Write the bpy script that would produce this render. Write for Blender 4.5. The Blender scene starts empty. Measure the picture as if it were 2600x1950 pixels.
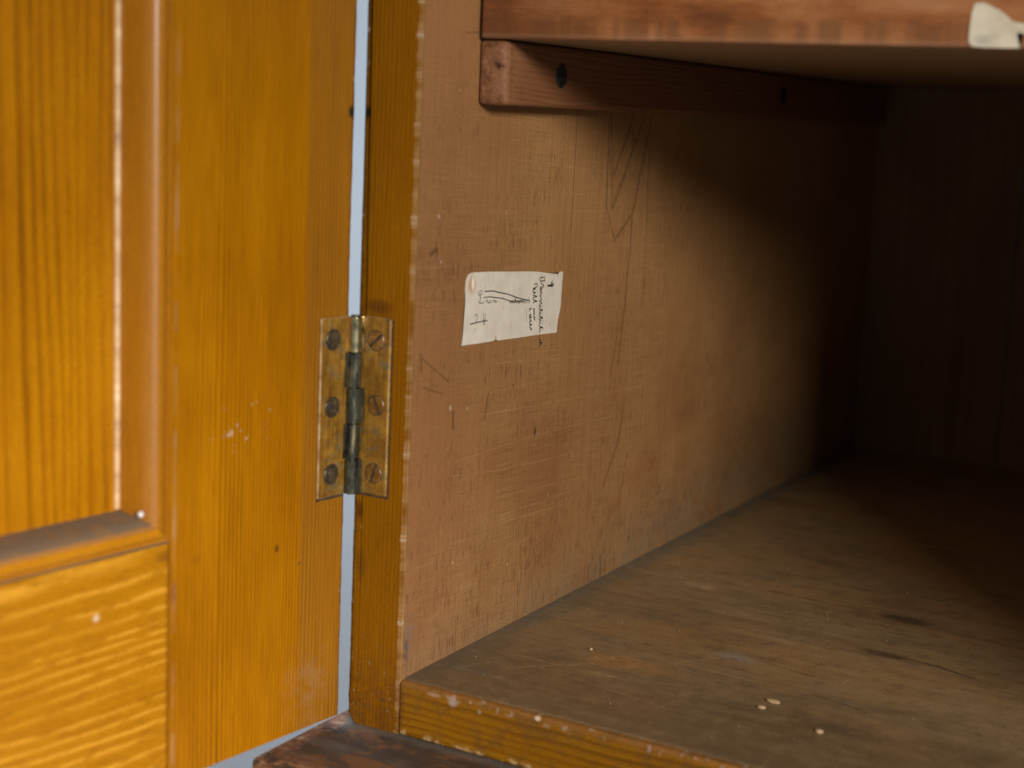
import bpy, bmesh, math, random
from mathutils import Matrix, Vector, noise as mnoise

# ------------------------------------------------------------------ camera, world, lamps, exposure
sc = bpy.context.scene
R = math.radians
M3 = ((0.8676, 0.49526, 0.04455), (-0.12226, 0.1256, 0.98452), (-0.482, 0.85962, -0.16952))   # right, up, forward
CAM = Vector((0.29672, -0.45598, 0.20345))
cd = bpy.data.cameras.new('camera'); cam = bpy.data.objects.new('camera', cd); sc.collection.objects.link(cam)
r_, u_, f_ = (Vector(v) for v in M3)
cam.matrix_world = Matrix(((r_.x, u_.x, -f_.x, CAM.x), (r_.y, u_.y, -f_.y, CAM.y), (r_.z, u_.z, -f_.z, CAM.z), (0, 0, 0, 1)))
cd.sensor_width = 36; cd.lens = 55.6; cd.clip_start = 0.01; cd.clip_end = 50
cd.dof.use_dof = True; cd.dof.focus_distance = 0.630; cd.dof.aperture_fstop = 8.0; cd.dof.aperture_blades = 9
sc.camera = cam

world = bpy.data.worlds.new('World'); sc.world = world; world.use_nodes = True
bg = world.node_tree.nodes['Background']; bg.inputs[0].default_value = (0.80, 0.88, 1.0, 1); bg.inputs[1].default_value = 0.20

def area(name, loc, target, size, size_y, power, col):
    l = bpy.data.lights.new(name, 'AREA'); l.shape = 'RECTANGLE'; l.size = size; l.size_y = size_y; l.energy = power; l.color = col
    o = bpy.data.objects.new(name, l); sc.collection.objects.link(o); o.location = loc
    o.rotation_euler = (Vector(target) - Vector(loc)).to_track_quat('-Z', 'Y').to_euler()
    return o
KEY = Vector((1.25, -1.0, 0.40)).normalized()
area('key_softbox', Vector((0, 0.10, 0.20)) + KEY * 1.7, (0, 0.10, 0.16), 0.46, 0.26, 22, (1.0, 0.965, 0.92))
area('backdrop_lamp', (-1.3, 0.55, 1.5), (-1.3, 0.9, -0.1), 1.0, 1.0, 31, (0.86, 0.93, 1.0))

def spot(name, loc, target, deg, blend, radius, power, col):
    l = bpy.data.lights.new(name, 'SPOT'); l.spot_size = R(deg); l.spot_blend = blend; l.shadow_soft_size = radius; l.energy = power; l.color = col
    o = bpy.data.objects.new(name, l); sc.collection.objects.link(o); o.location = loc
    o.rotation_euler = (Vector(target) - Vector(loc)).to_track_quat('-Z', 'Y').to_euler()
spot('low_fill_spot', (1.25, -0.80, 0.30), (-0.06, -0.16, -0.06), 21, 1.0, 0.08, 80, (1.0, 0.965, 0.92))  # unseen fill lamp, added to brighten the lower part of the door

sc.view_settings.view_transform = 'Standard'; sc.view_settings.look = 'None'
sc.view_settings.exposure = 0; sc.view_settings.gamma = 1; sc.view_settings.use_curve_mapping = False
sc.cycles.use_denoising = True; sc.cycles.use_adaptive_sampling = True; sc.cycles.adaptive_threshold = 0.02
sc.cycles.max_bounces = 8; sc.cycles.diffuse_bounces = 5; sc.cycles.glossy_bounces = 4
random.seed(7)

# ------------------------------------------------------------------ node helpers
class Nodes:
    def __init__(s, name):
        s.m = bpy.data.materials.new(name); s.m.use_nodes = True; s.t = s.m.node_tree
        s.b = s.t.nodes['Principled BSDF']
        tc = s.t.nodes.new('ShaderNodeTexCoord')
        s.pos = s.vm('SCALE', tc.outputs['Object'], scale=1000.0)          # object space in millimetres
        sp = s.t.nodes.new('ShaderNodeSeparateXYZ'); s.l(s.pos, sp.inputs[0]); s.x, s.y, s.z = sp.outputs
    def l(s, a, inp):
        if isinstance(a, bpy.types.NodeSocket): s.t.links.new(a, inp)
        else:
            if hasattr(inp.default_value, '__len__') and hasattr(a, '__len__') and len(inp.default_value) == 4 and len(a) == 3: a = (*a, 1)
            inp.default_value = a
    def m_(s, op, a, b=0.0, c=0.0, clamp=False):
        n = s.t.nodes.new('ShaderNodeMath'); n.operation = op; n.use_clamp = clamp
        s.l(a, n.inputs[0]); s.l(b, n.inputs[1]); s.l(c, n.inputs[2]); return n.outputs[0]
    def add(s, a, b): return s.m_('ADD', a, b)
    def mul(s, a, b, clamp=False): return s.m_('MULTIPLY', a, b, clamp=clamp)
    def vm(s, op, a, b=None, scale=None):
        n = s.t.nodes.new('ShaderNodeVectorMath'); n.operation = op; s.l(a, n.inputs[0])
        if b is not None: s.l(b, n.inputs[1])
        if scale is not None: s.l(scale, n.inputs['Scale'])
        return n.outputs['Value'] if op in ('LENGTH', 'DOT_PRODUCT') else n.outputs['Vector']
    def vec(s, a, b, c=0.0):
        n = s.t.nodes.new('ShaderNodeCombineXYZ')
        for q, i in zip((a, b, c), n.inputs): s.l(q, i)
        return n.outputs[0]
    def noise(s, v, scale=1.0, detail=2.0, rough=0.5, dist=0.0, color=False):
        n = s.t.nodes.new('ShaderNodeTexNoise'); s.l(v, n.inputs['Vector'])
        n.inputs['Scale'].default_value = scale; n.inputs['Detail'].default_value = detail
        n.inputs['Roughness'].default_value = rough; n.inputs['Distortion'].default_value = dist
        return n.outputs['Color' if color else 'Fac']
    def step(s, v, a, b, lo=0.0, hi=1.0):                                  # smooth step from a to b
        n = s.t.nodes.new('ShaderNodeMapRange'); n.interpolation_type = 'SMOOTHSTEP'
        s.l(v, n.inputs['Value'])
        for k, q in (('From Min', a), ('From Max', b), ('To Min', lo), ('To Max', hi)): s.l(q, n.inputs[k])
        return n.outputs[0]
    def mix(s, f, a, b, blend='MIX'):
        n = s.t.nodes.new('ShaderNodeMix'); n.data_type = 'RGBA'; n.blend_type = blend
        s.l(f, n.inputs['Factor']); s.l(a, n.inputs['A'] if False else n.inputs[6]); s.l(b, n.inputs[7]); return n.outputs[2]
    def ramp(s, f, stops):
        n = s.t.nodes.new('ShaderNodeValToRGB'); s.l(f, n.inputs[0]); e = n.color_ramp.elements
        while len(e) < len(stops): e.new(0.5)
        for el, (p, c) in zip(e, stops): el.position = p; el.color = (*c, 1) if len(c) == 3 else c
        return n.outputs[0]
    def seg(s, p, a, b, w, soft=1.0):                                      # mask of a line from a to b (mm, in the plane of p)
        ba = Vector((b[0]-a[0], b[1]-a[1], 0)); k = ba / max(ba.length_squared, 1e-9)
        pa = s.vm('SUBTRACT', p, (a[0], a[1], 0)); h = s.m_('ADD', s.vm('DOT_PRODUCT', pa, tuple(k)), 0.0, clamp=True)
        d = s.vm('LENGTH', s.vm('SUBTRACT', pa, s.vm('SCALE', tuple(ba), scale=h)))
        return s.step(d, w*(1-soft), w, 1.0, 0.0)
    def spot(s, p, c, rx, ry, inner=0.3, ang=0.0):                         # mask of an ellipse
        q = s.vm('SUBTRACT', p, (c[0], c[1], 0))
        if ang:
            ca, sa = math.cos(R(ang)), math.sin(R(ang))
            q = s.vec(s.vm('DOT_PRODUCT', q, (ca, sa, 0)), s.vm('DOT_PRODUCT', q, (-sa, ca, 0)))
        d = s.vm('LENGTH', s.vm('MULTIPLY', q, (1/rx, 1/ry, 0)))
        return s.step(d, inner, 1.0, 1.0, 0.0)
    def bump(s, h, strength=0.4, dist=0.0003):
        n = s.t.nodes.new('ShaderNodeBump'); n.inputs['Strength'].default_value = strength; n.inputs['Distance'].default_value = dist
        s.l(h, n.inputs['Height']); s.l(n.outputs[0], s.b.inputs['Normal']); return n
    def out(s, col, rough=0.5, metal=0.0, coat=0.0, coat_rough=0.2, spec=0.5):
        s.l(col, s.b.inputs['Base Color']); s.l(rough, s.b.inputs['Roughness']); s.l(metal, s.b.inputs['Metallic'])
        s.l(coat, s.b.inputs['Coat Weight']); s.l(coat_rough, s.b.inputs['Coat Roughness']); s.l(spec, s.b.inputs['Specular IOR Level'])
        return s.m

def wood(name, g, u, light, mid, dark, ring=3.0, ringc=0.5, warp=4.0, wscale=(0.03, 0.006), fib=0.5, fscale=1.6, blotch=0.4, bscale=0.02,
         rough=0.45, coat=0.0, bump=0.25, bdist=0.00025, marks=None, spec=0.5, coat_rough=0.25, offset=0.0, speck=0.22):
    n = Nodes(name); ax = {'x': n.x, 'y': n.y, 'z': n.z}; G = n.add(ax[g], offset); U = ax[u]; W = ax[({'x', 'y', 'z'} - {g, u}).pop()]
    U = n.add(U, offset * 0.37)
    wv = n.vec(n.mul(U, wscale[0]), n.mul(W, wscale[0]), n.mul(G, wscale[1]))
    wp = n.mul(n.add(n.noise(wv, 1.0, 3.0, 0.45), -0.5), warp * 2)
    t = n.m_('DIVIDE', n.add(n.add(U, n.mul(W, 0.4)), wp), ring)
    t = n.add(t, n.mul(n.noise(n.vec(n.mul(U, 0.035), 3.7, n.mul(G, 0.0015)), 1.0, 2.0), 5.0))
    fr = n.m_('FRACT', t)
    late = n.ramp(fr, [(0.0, (0.0,)*3), (0.45, (0.22,)*3), (0.80, (1,)*3), (0.90, (0.75,)*3), (1.0, (0,)*3)])
    amp = n.step(n.noise(n.vec(n.mul(U, 0.06), n.mul(W, 0.06), n.mul(G, 0.008)), 1.0, 2.0), 0.25, 0.72, 0.25, 1.0)
    late = n.mul(late, amp)
    fv = n.vec(n.mul(U, fscale), n.mul(W, fscale), n.mul(G, fscale * 0.035))
    f1 = n.noise(fv, 1.0, 4.0, 0.62)
    f2 = n.noise(n.vec(n.mul(U, fscale * 4), n.mul(W, fscale * 4), n.mul(G, fscale * 0.12)), 1.0, 2.0, 0.6)
    bl = n.noise(n.vec(n.mul(U, bscale), n.mul(W, bscale), n.mul(G, bscale * 0.45)), 1.0, 4.0, 0.55)
    v = n.add(n.mul(late, ringc), n.mul(n.add(f1, -0.5), fib * 1.6))
    v = n.add(v, n.mul(n.add(f2, -0.5), fib * 0.7))
    v = n.add(n.add(v, n.mul(n.add(bl, -0.5), blotch * 2.0)), 0.28)
    col = n.ramp(v, [(0.0, light), (0.42, mid), (1.0, dark)])
    hgt = n.add(n.mul(late, -0.5), n.add(n.mul(f1, -0.6), n.mul(f2, -0.35)))
    n.late, n.f1, n.f2, n.bl, n.h, n.rough = late, f1, f2, bl, hgt, rough
    if marks: col = marks(n, col)
    gr = n.step(n.noise(n.pos, 1.5, 3.0, 0.75), 0.25, 0.75, 1.0 - speck, 1.0 + speck); col = n.vm('SCALE', col, scale=gr)
    n.bump(n.h, bump, bdist)
    rg = n.rough if not isinstance(n.rough, float) else n.add(n.mul(n.add(f1, -0.5), 0.25), n.rough)
    return n.out(col, rg, 0.0, coat, coat_rough, spec)

# ------------------------------------------------------------------ materials
def edge_noise(n, sc_=0.35, d=3.0): return n.noise(n.pos, sc_, d, 0.6)

def m_door_stile(n, col):
    p = n.vec(n.x, n.z)
    w = n.noise(n.pos, 0.5, 3.0, 0.7)
    # dark bruised hinge edge, pale chips on the arris, dust rub at the foot
    e = n.mul(n.step(n.add(n.x, n.mul(w, 3.0)), 3.2, 1.2), 0.75)
    col = n.mix(e, col, (0.045, 0.014, 0.004))
    chip = n.mul(n.step(n.x, 2.0, 0.2), n.step(n.noise(n.pos, 0.28, 3.0, 0.7), 0.62, 0.70))
    col = n.mix(chip, col, (0.42, 0.30, 0.17))
    band = n.mul(n.step(n.x, 23.5, 20.5), 0.36); col = n.mix(band, col, (0.16, 0.072, 0.014))
    rub = n.mul(n.spot(p, (16, -2), 18, 24, 0.1), n.step(n.noise(n.pos, 0.12, 4.0, 0.65), 0.38, 0.68)); col = n.mix(n.mul(rub, 0.45), col, (0.30, 0.165, 0.07))
    sp = n.mul(n.spot(p, (50, 98), 24, 12, 0.2), n.step(n.noise(n.pos, 0.34, 2.0, 0.6), 0.63, 0.70)); col = n.mix(n.mul(sp, 0.7), col, (0.5, 0.40, 0.30))
    for c, rx, ry, k, cc in [((33.2, 52.6), 1.3, 1.9, 0.8, (0.08, 0.022, 0.003)), ((1.2, 201), 2.2, 3.0, 0.95, (0.01, 0.009, 0.008)), ((79.5, 47), 1.6, 5.5, 0.75, (0.16, 0.04, 0.003)),
                             ((55.2, 96), 1.3, 1.6, 0.5, (0.55, 0.42, 0.30)), ((22, 45), 0.9, 1.0, 0.6, (0.05, 0.03, 0.03)), ((20, 58), 0.6, 0.6, 0.5, (0.05, 0.02, 0.01)), ((70, 56), 3, 2, .3, (.18, .05, .003))]:
        col = n.mix(n.mul(n.spot(p, c, rx, ry, 0.3), k), col, cc)
    # milky line of old polish beside the quirk
    q = n.mul(n.step(n.m_('ABSOLUTE', n.add(n.x, -79.3)), 1.3, 0.2), n.step(n.noise(n.vec(0.0, 0.0, n.mul(n.z, 0.05)), 1.0, 3.0), 0.42, 0.65)); col = n.mix(n.mul(q, 0.38), col, (0.42, 0.26, 0.15))
    return col

def m_cab_stile(n, col):
    p = n.vec(n.x, n.z); w = n.noise(n.pos, 0.5, 3.0, 0.7)
    col = n.mix(n.mul(n.step(n.add(n.x, n.mul(w, 2.5)), -18.6, -20.4), 0.7), col, (0.05, 0.016, 0.004))
    # worn inner arris, bare pale wood with small knocks
    wn = n.noise(n.vec(0.0, 0.0, n.mul(n.z, 0.16)), 1.0, 4.0, 0.7)
    gap = n.step(n.noise(n.vec(3.0, 0.0, n.mul(n.z, 0.035)), 1.0, 3.0, 0.6), 0.36, 0.54, 0.12, 1.0)
    edge = n.step(n.add(n.x, n.mul(n.add(wn, -0.5), 4.0)), -1.45, -0.8)
    col = n.mix(n.mul(n.mul(edge, gap), 0.9), col, n.ramp(wn, [(0.35, (0.28, 0.125, 0.022)), (0.55, (0.42, 0.235, 0.09)), (0.68, (0.72, 0.58, 0.40))]))
    chip = n.mul(n.step(n.x, -19.6, -21.4), n.step(n.noise(n.pos, 0.3, 3.0, 0.7), 0.60, 0.68)); col = n.mix(chip, col, (0.45, 0.32, 0.18))
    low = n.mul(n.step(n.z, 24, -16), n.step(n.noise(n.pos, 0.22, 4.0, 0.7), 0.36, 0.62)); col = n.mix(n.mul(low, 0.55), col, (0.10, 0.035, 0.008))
    lp = n.mul(n.step(n.z, 20, -10), n.step(n.noise(n.pos, 0.42, 3.0, 0.6), 0.62, 0.7)); col = n.mix(n.mul(lp, 0.7), col, (0.40, 0.25, 0.12))
    for c, rx, ry, k, cc in [((-20.8, 201), 2.2, 3.2, 0.95, (0.01, 0.009, 0.008)), ((-19.2, 60), 2.2, 5.0, 0.7, (0.07, 0.018, 0.003)), ((-18.4, 54), 0.6, 1.4, 0.7, (0.5, 0.2, 0.06)),
                             ((-18, 40), 3.0, 9, 0.45, (0.09, 0.03, 0.006)), ((-6.5, -9), 1.1, 1.1, 0.6, (0.03, 0.025, 0.03)), ((-14, 134), 9, 4, 0.6, (0.075, 0.02, 0.005))]:
        col = n.mix(n.mul(n.spot(p, c, rx, ry, 0.25), k), col, cc)
    return col

def m_door_rail(n, col):
    lump = n.noise(n.vec(n.mul(n.x, 0.085), 0.0, n.mul(n.z, 0.30)), 1.0, 3.0, 0.6)
    col = n.mix(n.mul(n.mul(n.step(n.late, 0.15, 0.8), n.step(lump, 0.28, 0.58)), 0.85), col, (0.58, 0.27, 0.022))
    col = n.mix(n.mul(n.step(lump, 0.50, 0.34), 0.25), col, (0.17, 0.056, 0.001))
    p = n.vec(n.x, n.z)
    col = n.mix(n.mul(n.spot(p, (110, 46), 1.8, 1.8, 0.3), 0.6), col, (0.72, 0.55, 0.36))
    col = n.mix(n.mul(n.spot(p, (83, 60), 5, 3.0, 0.2), 0.6), col, (0.15, 0.045, 0.004))
    col = n.mix(n.mul(n.step(n.x, 83.5, 81.2), 0.55), col, (0.15, 0.05, 0.006))
    n.h = n.add(n.h, n.mul(lump, 0.9))
    return col

def m_front_rail(n, col):
    p = n.vec(n.x, n.z); w = n.noise(n.pos, 0.3, 4.0, 0.65)
    top = n.mul(n.step(n.add(n.z, n.mul(n.add(w, -0.5), 3.0)), -2.4, -0.8), 0.55); col = n.mix(top, col, (0.32, 0.15, 0.045))
    dirt = n.step(n.noise(n.pos, 0.10, 4.0, 0.7), 0.46, 0.66); col = n.mix(n.mul(dirt, 0.5), col, (0.12, 0.058, 0.016))
    wear = n.mul(n.step(n.z, -5.5, 0.0), n.step(n.noise(n.pos, 0.24, 3.0, 0.6), 0.59, 0.66)); col = n.mix(n.mul(wear, 0.8), col, (0.42, 0.32, 0.25))
    bot = n.mul(n.step(n.add(n.z, n.mul(n.add(w, -0.5), 4.0)), -17.5, -19.8), n.step(n.noise(n.pos, 0.25, 2.0, 0.6), 0.48, 0.60)); col = n.mix(n.mul(bot, 0.75), col, (0.55, 0.38, 0.17))
    for c, rx, ry, k, cc in [((22.9, -3.2), 2.6, 2.0, 0.75, (0.40, 0.31, 0.28)), ((34, -4), 1.0, 1.0, 0.6, (0.45, 0.36, 0.33)), ((57, -1), 1.6, 1.1, 0.9, (0.75, 0.6, 0.42)), ((15, -2), 4, 1.2, 0.5, (0.5, 0.33, 0.2)), ((1, -10), 2.5, 12, 0.5, (0.11, 0.04, 0.008))]:
        col = n.mix(n.mul(n.spot(p, c, rx, ry, 0.3), k), col, cc)
    return col

def m_wall(n, col):
    p0 = n.vec(n.y, n.z)
    wob = n.vm('SCALE', n.vm('SUBTRACT', n.noise(n.vec(n.mul(n.y, 0.12), n.mul(n.z, 0.07)), 1.0, 3.0, 0.6, color=True), (0.5, 0.5, 0.5)), scale=3.4)
    wob2 = n.vm('SCALE', n.vm('SUBTRACT', n.noise(n.vec(n.mul(n.y, 0.5), n.mul(n.z, 0.35)), 1.0, 2.0, 0.6, color=True), (0.5, 0.5, 0.5)), scale=1.5)
    p = n.vm('ADD', n.vm('ADD', p0, wob2), n.vm('MULTIPLY', wob, (1, 0.4, 0)))
    # redder stain near the front and low down, greyer further in and by the floor
    st = n.mul(n.step(n.add(n.y, n.mul(n.add(n.noise(n.pos, 0.02, 3.0), -0.5), 160)), 110, 0), 0.55); col = n.mix(st, col, (0.255, 0.10, 0.035))
    red = n.mul(n.step(n.noise(n.vec(n.mul(n.y, 0.016), n.mul(n.z, 0.022), 7.0), 1.0, 4.0, 0.6), 0.44, 0.66), n.step(n.z, 140, 60)); col = n.mix(n.mul(red, 0.55), col, (0.25, 0.092, 0.03))
    gr = n.mul(n.step(n.add(n.z, n.mul(n.y, -0.10)), 22, -18), n.step(n.noise(n.pos, 0.05, 3.0, 0.6), 0.25, 0.6)); col = n.mix(n.mul(gr, 0.65), col, (0.25, 0.17, 0.09))
    # open pores: short dark vertical flecks, denser low down and near the front
    po = n.noise(n.vec(n.mul(n.y, 1.7), 0.0, n.mul(n.z, 0.12)), 1.0, 2.0, 0.5)
    dens = n.add(n.noise(n.vec(n.mul(n.y, 0.02), n.mul(n.z, 0.03), 2.0), 1.0, 2.0), n.step(n.z, 70, 15, 0.0, 0.16))
    pm = n.step(n.add(po, n.mul(dens, 0.30)), 0.765, 0.83); col = n.mix(n.mul(pm, 0.66), col, (0.085, 0.034, 0.012)); n.h = n.add(n.h, n.mul(pm, -0.8))
    po2 = n.noise(n.vec(n.mul(n.y, 2.6), 4.0, n.mul(n.z, 0.30)), 1.0, 2.0, 0.5); pm2 = n.step(n.add(po2, n.mul(dens, 0.22)), 0.74, 0.80); col = n.mix(n.mul(pm2, 0.4), col, (0.10, 0.043, 0.016))
    # cross marks of the plane iron, fine and nearly level
    hm = n.step(n.noise(n.pos, 0.022, 3.0, 0.6), 0.36, 0.60, 0.15, 1.0)
    hx = n.noise(n.vec(n.mul(n.y, 0.035), n.mul(n.add(n.z, n.mul(n.y, 0.045)), 2.4)), 1.0, 3.0, 0.7); col = n.mix(n.mul(n.mul(n.step(hx, 0.48, 0.68), hm), 0.36), col, (0.47, 0.275, 0.115))
    hy = n.noise(n.vec(n.mul(n.y, 0.05), n.mul(n.add(n.z, n.mul(n.y, 0.03)), 1.1), 5.0), 1.0, 3.0, 0.7); col = n.mix(n.mul(n.mul(n.step(hy, 0.47, 0.68), hm), 0.30), col, (0.155, 0.075, 0.026))
    ps = n.vm('ADD', p0, n.vm('MULTIPLY', wob, (0, 0.10, 0)))
    tot = 0.0
    for a, b, w in [((50, 90.1), (195, 82.6), 0.42), ((35, 75), (97, 75.6), 0.36), ((97, 75.4), (171, 72.9), 0.36), ((60, 108.8), (144, 102.4), 0.4), ((65, 55.6), (142, 49.5), 0.36),
                    ((67, 44.3), (121, 41.4), 0.5), ((64, 66.2), (148, 61.2), 0.34), ((30, 69.9), (72, 65.4), 0.3), ((60, 47.5), (132, 45.8), 0.4), ((120, 150), (215, 146.5), 0.34), ((90, 166), (160, 163), 0.3), ((70, 186), (150, 180), 0.3), ((75, 172), (190, 171), 0.28), ((48, 98), (120, 97), 0.3)]:
        tot = n.m_('MAXIMUM', tot, n.seg(ps, a, b, w))
    brk = n.step(n.noise(n.vec(n.mul(n.y, 0.12), n.mul(n.z, 0.4)), 1.0, 3.0, 0.7), 0.34, 0.6, 0.1, 1.0)
    col = n.mix(n.mul(n.mul(tot, brk), 0.27), col, (0.62, 0.36, 0.15))
    # flame of the grain: nested pointed year rings
    fl = 0.0
    for a, b, w in [((152.9, 178.4), (170, 204.5), 0.75), ((152.9, 178.4), (147.5, 204), 0.5), ((154, 164.8), (180.6, 204.5), 0.8), ((153.8, 164.8), (148.4, 190), 0.5), ((157, 151), (174, 162), 0.8), ((174, 162), (188, 204), 0.75), ((157, 151), (148, 166), 0.5),
                    ((148, 165), (146, 200), 0.45), ((174, 160), (172.6, 138), 0.6), ((172.5, 138), (168, 96), 0.7), ((166, 112), (161, 92), 0.5), ((177, 80), (172.6, 60), 0.6), ((172.6, 60), (160, 43), 0.6), ((183, 52), (176, 30), 0.5), ((188, 192), (190, 120), 0.4)]:
        fl = n.m_('MAXIMUM', fl, n.seg(p, a, b, w * 2.2, 1.0))
    col = n.mix(n.mul(n.mul(fl, n.step(n.noise(n.pos, 0.5, 3.0, 0.7), 0.3, 0.6, 0.3, 1.0)), 0.72), col, (0.125, 0.052, 0.016))
    dk = 0.0
    for a, b, w in [((117, 205), (116.4, 156), 0.4), ((7, 117), (26, 106), 0.45), ((9, 106), (22, 102), 0.4), ((30, 94), (30.6, 88), 1.1), ((55.3, 98), (53, 88), 0.7), ((11, 153), (14.5, 154.5), 1.3), ((29, 230.2), (37.5, 230.7), 0.4), ((7, 118), (7.4, 112), 0.8), ((38, 12), (38, 0), 0.35), ((62, 9), (62, 0), 0.35), ((86, 8), (86, 0), 0.35), ((161, 10), (161.6, 1), 1.2)]:
        dk = n.m_('MAXIMUM', dk, n.seg(p0, a, b, w, 0.8))
    col = n.mix(n.mul(dk, 0.55), col, (0.05, 0.024, 0.012))
    kn = n.spot(p, (93.7, 77), 0.9, 2.8, 0.3); col = n.mix(n.mul(kn, 0.9), col, (0.02, 0.008, 0.004))
    for c, rx, ry in [((107.5, 48.3), 0.35, 1.3), ((62.7, 165.8), 0.4, 1.0), ((15.3, 166.2), 0.7, 1.2), ((28, 96), 0.8, 1.4), ((40, 94), 0.6, 0.8), ((34, 36), 0.6, 0.8), ((76, 26), 0.5, 0.7), ((18, 150), 0.6, 0.9)]:
        col = n.mix(n.mul(n.spot(p0, c, rx, ry, 0.3), 0.65), col, (0.68, 0.56, 0.44))
    sm = n.mul(n.spot(p0, (5, 15), 8, 13, 0.15), n.step(n.noise(n.pos, 0.3, 4.0, 0.6), 0.36, 0.6)); col = n.mix(n.mul(sm, 0.6), col, (0.17, 0.14, 0.115))
    sm = n.mul(n.spot(p0, (3.5, 9), 3, 9, 0.2), n.step(n.noise(n.pos, 0.4, 3.0, 0.6), 0.42, 0.6)); col = n.mix(n.mul(sm, 0.75), col, (0.055, 0.05, 0.05))
    wh = n.mul(n.noise(n.pos, 0.8, 2.0), n.step(n.noise(n.pos, 0.55, 2.0, 0.5), 0.715, 0.75)); col = n.mix(n.mul(wh, 0.8), col, (0.6, 0.47, 0.33))
    
    return col

def m_floor(n, col):
    p0 = n.vec(n.x, n.y)
    wob = n.vm('SCALE', n.vm('SUBTRACT', n.noise(n.vec(n.mul(n.x, 0.10), n.mul(n.y, 0.16)), 1.0, 3.0, 0.6, color=True), (0.5, 0.5, 0.5)), scale=6.0)
    p = n.vm('ADD', p0, n.vm('MULTIPLY', wob, (1, 0.45, 0)))
    bl = n.noise(n.vec(n.mul(n.x, 0.014), n.mul(n.y, 0.022), 3.0), 1.0, 5.0, 0.6)
    col = n.mix(n.mul(n.step(bl, 0.42, 0.66), 0.55), col, (0.235, 0.115, 0.045))
    col = n.mix(n.mul(n.step(n.noise(n.vec(n.mul(n.x, 0.02), n.mul(n.y, 0.06), 9.0), 1.0, 4.0, 0.6), 0.46, 0.70), 0.45), col, (0.085, 0.052, 0.03))
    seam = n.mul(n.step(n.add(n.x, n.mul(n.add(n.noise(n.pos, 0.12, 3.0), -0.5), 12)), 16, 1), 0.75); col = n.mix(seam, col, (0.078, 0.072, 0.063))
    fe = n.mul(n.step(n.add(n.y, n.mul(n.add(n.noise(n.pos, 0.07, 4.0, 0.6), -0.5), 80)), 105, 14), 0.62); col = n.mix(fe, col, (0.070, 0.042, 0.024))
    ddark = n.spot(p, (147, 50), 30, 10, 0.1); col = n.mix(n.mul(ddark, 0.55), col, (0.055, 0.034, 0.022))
    for c, rx, ry, k, cc in [((43, 178), 15, 6, 0.75, (0.42, 0.26, 0.15)), ((58, 66), 26, 11, 0.8, (0.30, 0.135, 0.045)), ((90, 98), 14, 8, 0.7, (0.20, 0.18, 0.165)), ((75, 150), 22, 8, 0.35, (0.33, 0.20, 0.10)), ((14, 25), 13, 6, 0.6, (0.07, 0.075, 0.075)), ((58, 50), 14, 1.6, .4, (.4, .25, .14)), ((100, 128), 40, 3.5, .3, (.32, .2, .11)), ((150, 92), 40, 4, .3, (.28, .18, .10))]:
        m = n.mul(n.spot(p, c, rx, ry, 0.1), n.step(n.noise(n.pos, 0.16, 4.0, 0.65), 0.30, 0.62)); col = n.mix(n.mul(m, k), col, cc)
    # knots and the split running out of one of them
    for c, rx, ry, a in [((132, 186.5), 14, 6.5, -4), ((137, 137.5), 13, 4.4, -4)]:
        halo = n.spot(p, c, rx * 2.2, ry * 2.0, 0.1, a); col = n.mix(n.mul(halo, 0.4), col, (0.075, 0.042, 0.022))
        k = n.spot(p, c, rx, ry, 0.35, a); kt = n.noise(n.vec(n.mul(n.x, 0.7), n.mul(n.y, 1.3)), 1.0, 3.0, 0.7)
        col = n.mix(n.mul(k, 0.75), col, n.ramp(kt, [(0.35, (0.022, 0.011, 0.007)), (0.6, (0.055, 0.03, 0.018)), (0.72, (0.30, 0.24, 0.18))]))
    cr = n.m_('MAXIMUM', n.seg(p, (143, 138.5), (158, 136.5), 0.7), n.seg(p, (158, 136.5), (174, 131), 0.85)); col = n.mix(n.mul(cr, 0.92), col, (0.018, 0.007, 0.004))
    li = 0.0
    for a, b, w in [((104, 165), (100, 182), 0.45), ((28, 38), (48, 58), 0.40), ((20, 50), (62, 47), 0.35), ((50, 40), (85, 34), 0.35), ((60, 80), (110, 77), 0.4), ((70, 110), (140, 108), 0.35), ((76, 54), (92, 60), 0.4), ((72, 76), (84, 92), 0.35), ((150, 175), (210, 170), 0.3)]:
        li = n.m_('MAXIMUM', li, n.seg(p, a, b, w))
    col = n.mix(n.mul(li, 0.45), col, (0.42, 0.24, 0.11))
    dl = 0.0
    for a, b, w in [((70, 190), (128, 186), 0.8), ((60, 176), (130, 172), 0.5), ((146, 184), (215, 174), 0.8), ((100, 100), (122, 96), 0.8), ((128, 78), (150, 72), 1.2), ((22, 44), (12, 47), 0.4), ((40, 72), (60, 70), 0.3)]:
        dl = n.m_('MAXIMUM', dl, n.seg(p, a, b, w))
    col = n.mix(n.mul(dl, 0.55), col, (0.04, 0.02, 0.012))
    iso = n.noise(n.pos, 0.13, 6.0, 0.72); col = n.mix(n.mul(n.step(iso, 0.5, 0.72), 0.5), col, (0.215, 0.135, 0.07)); col = n.mix(n.mul(n.step(iso, 0.5, 0.30), 0.5), col, (0.07, 0.042, 0.024))
    fs = n.noise(n.vec(n.mul(n.x, 0.035), n.mul(n.y, 1.3)), 1.0, 4.0, 0.7); col = n.mix(n.mul(n.step(fs, 0.54, 0.70), 0.45), col, (0.065, 0.038, 0.02))
    wh = n.step(n.noise(n.pos, 0.42, 2.0, 0.5), 0.735, 0.76); col = n.mix(n.mul(wh, 0.4), col, (0.4, 0.31, 0.21))
    n.h = n.add(n.h, n.mul(iso, 1.2))
    n.rough = n.step(n.noise(n.pos, 0.035, 4.0, 0.6), 0.3, 0.7, 0.42, 0.66)
    return n.vm('MULTIPLY', col, (1.76, 1.88, 1.64))

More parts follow.
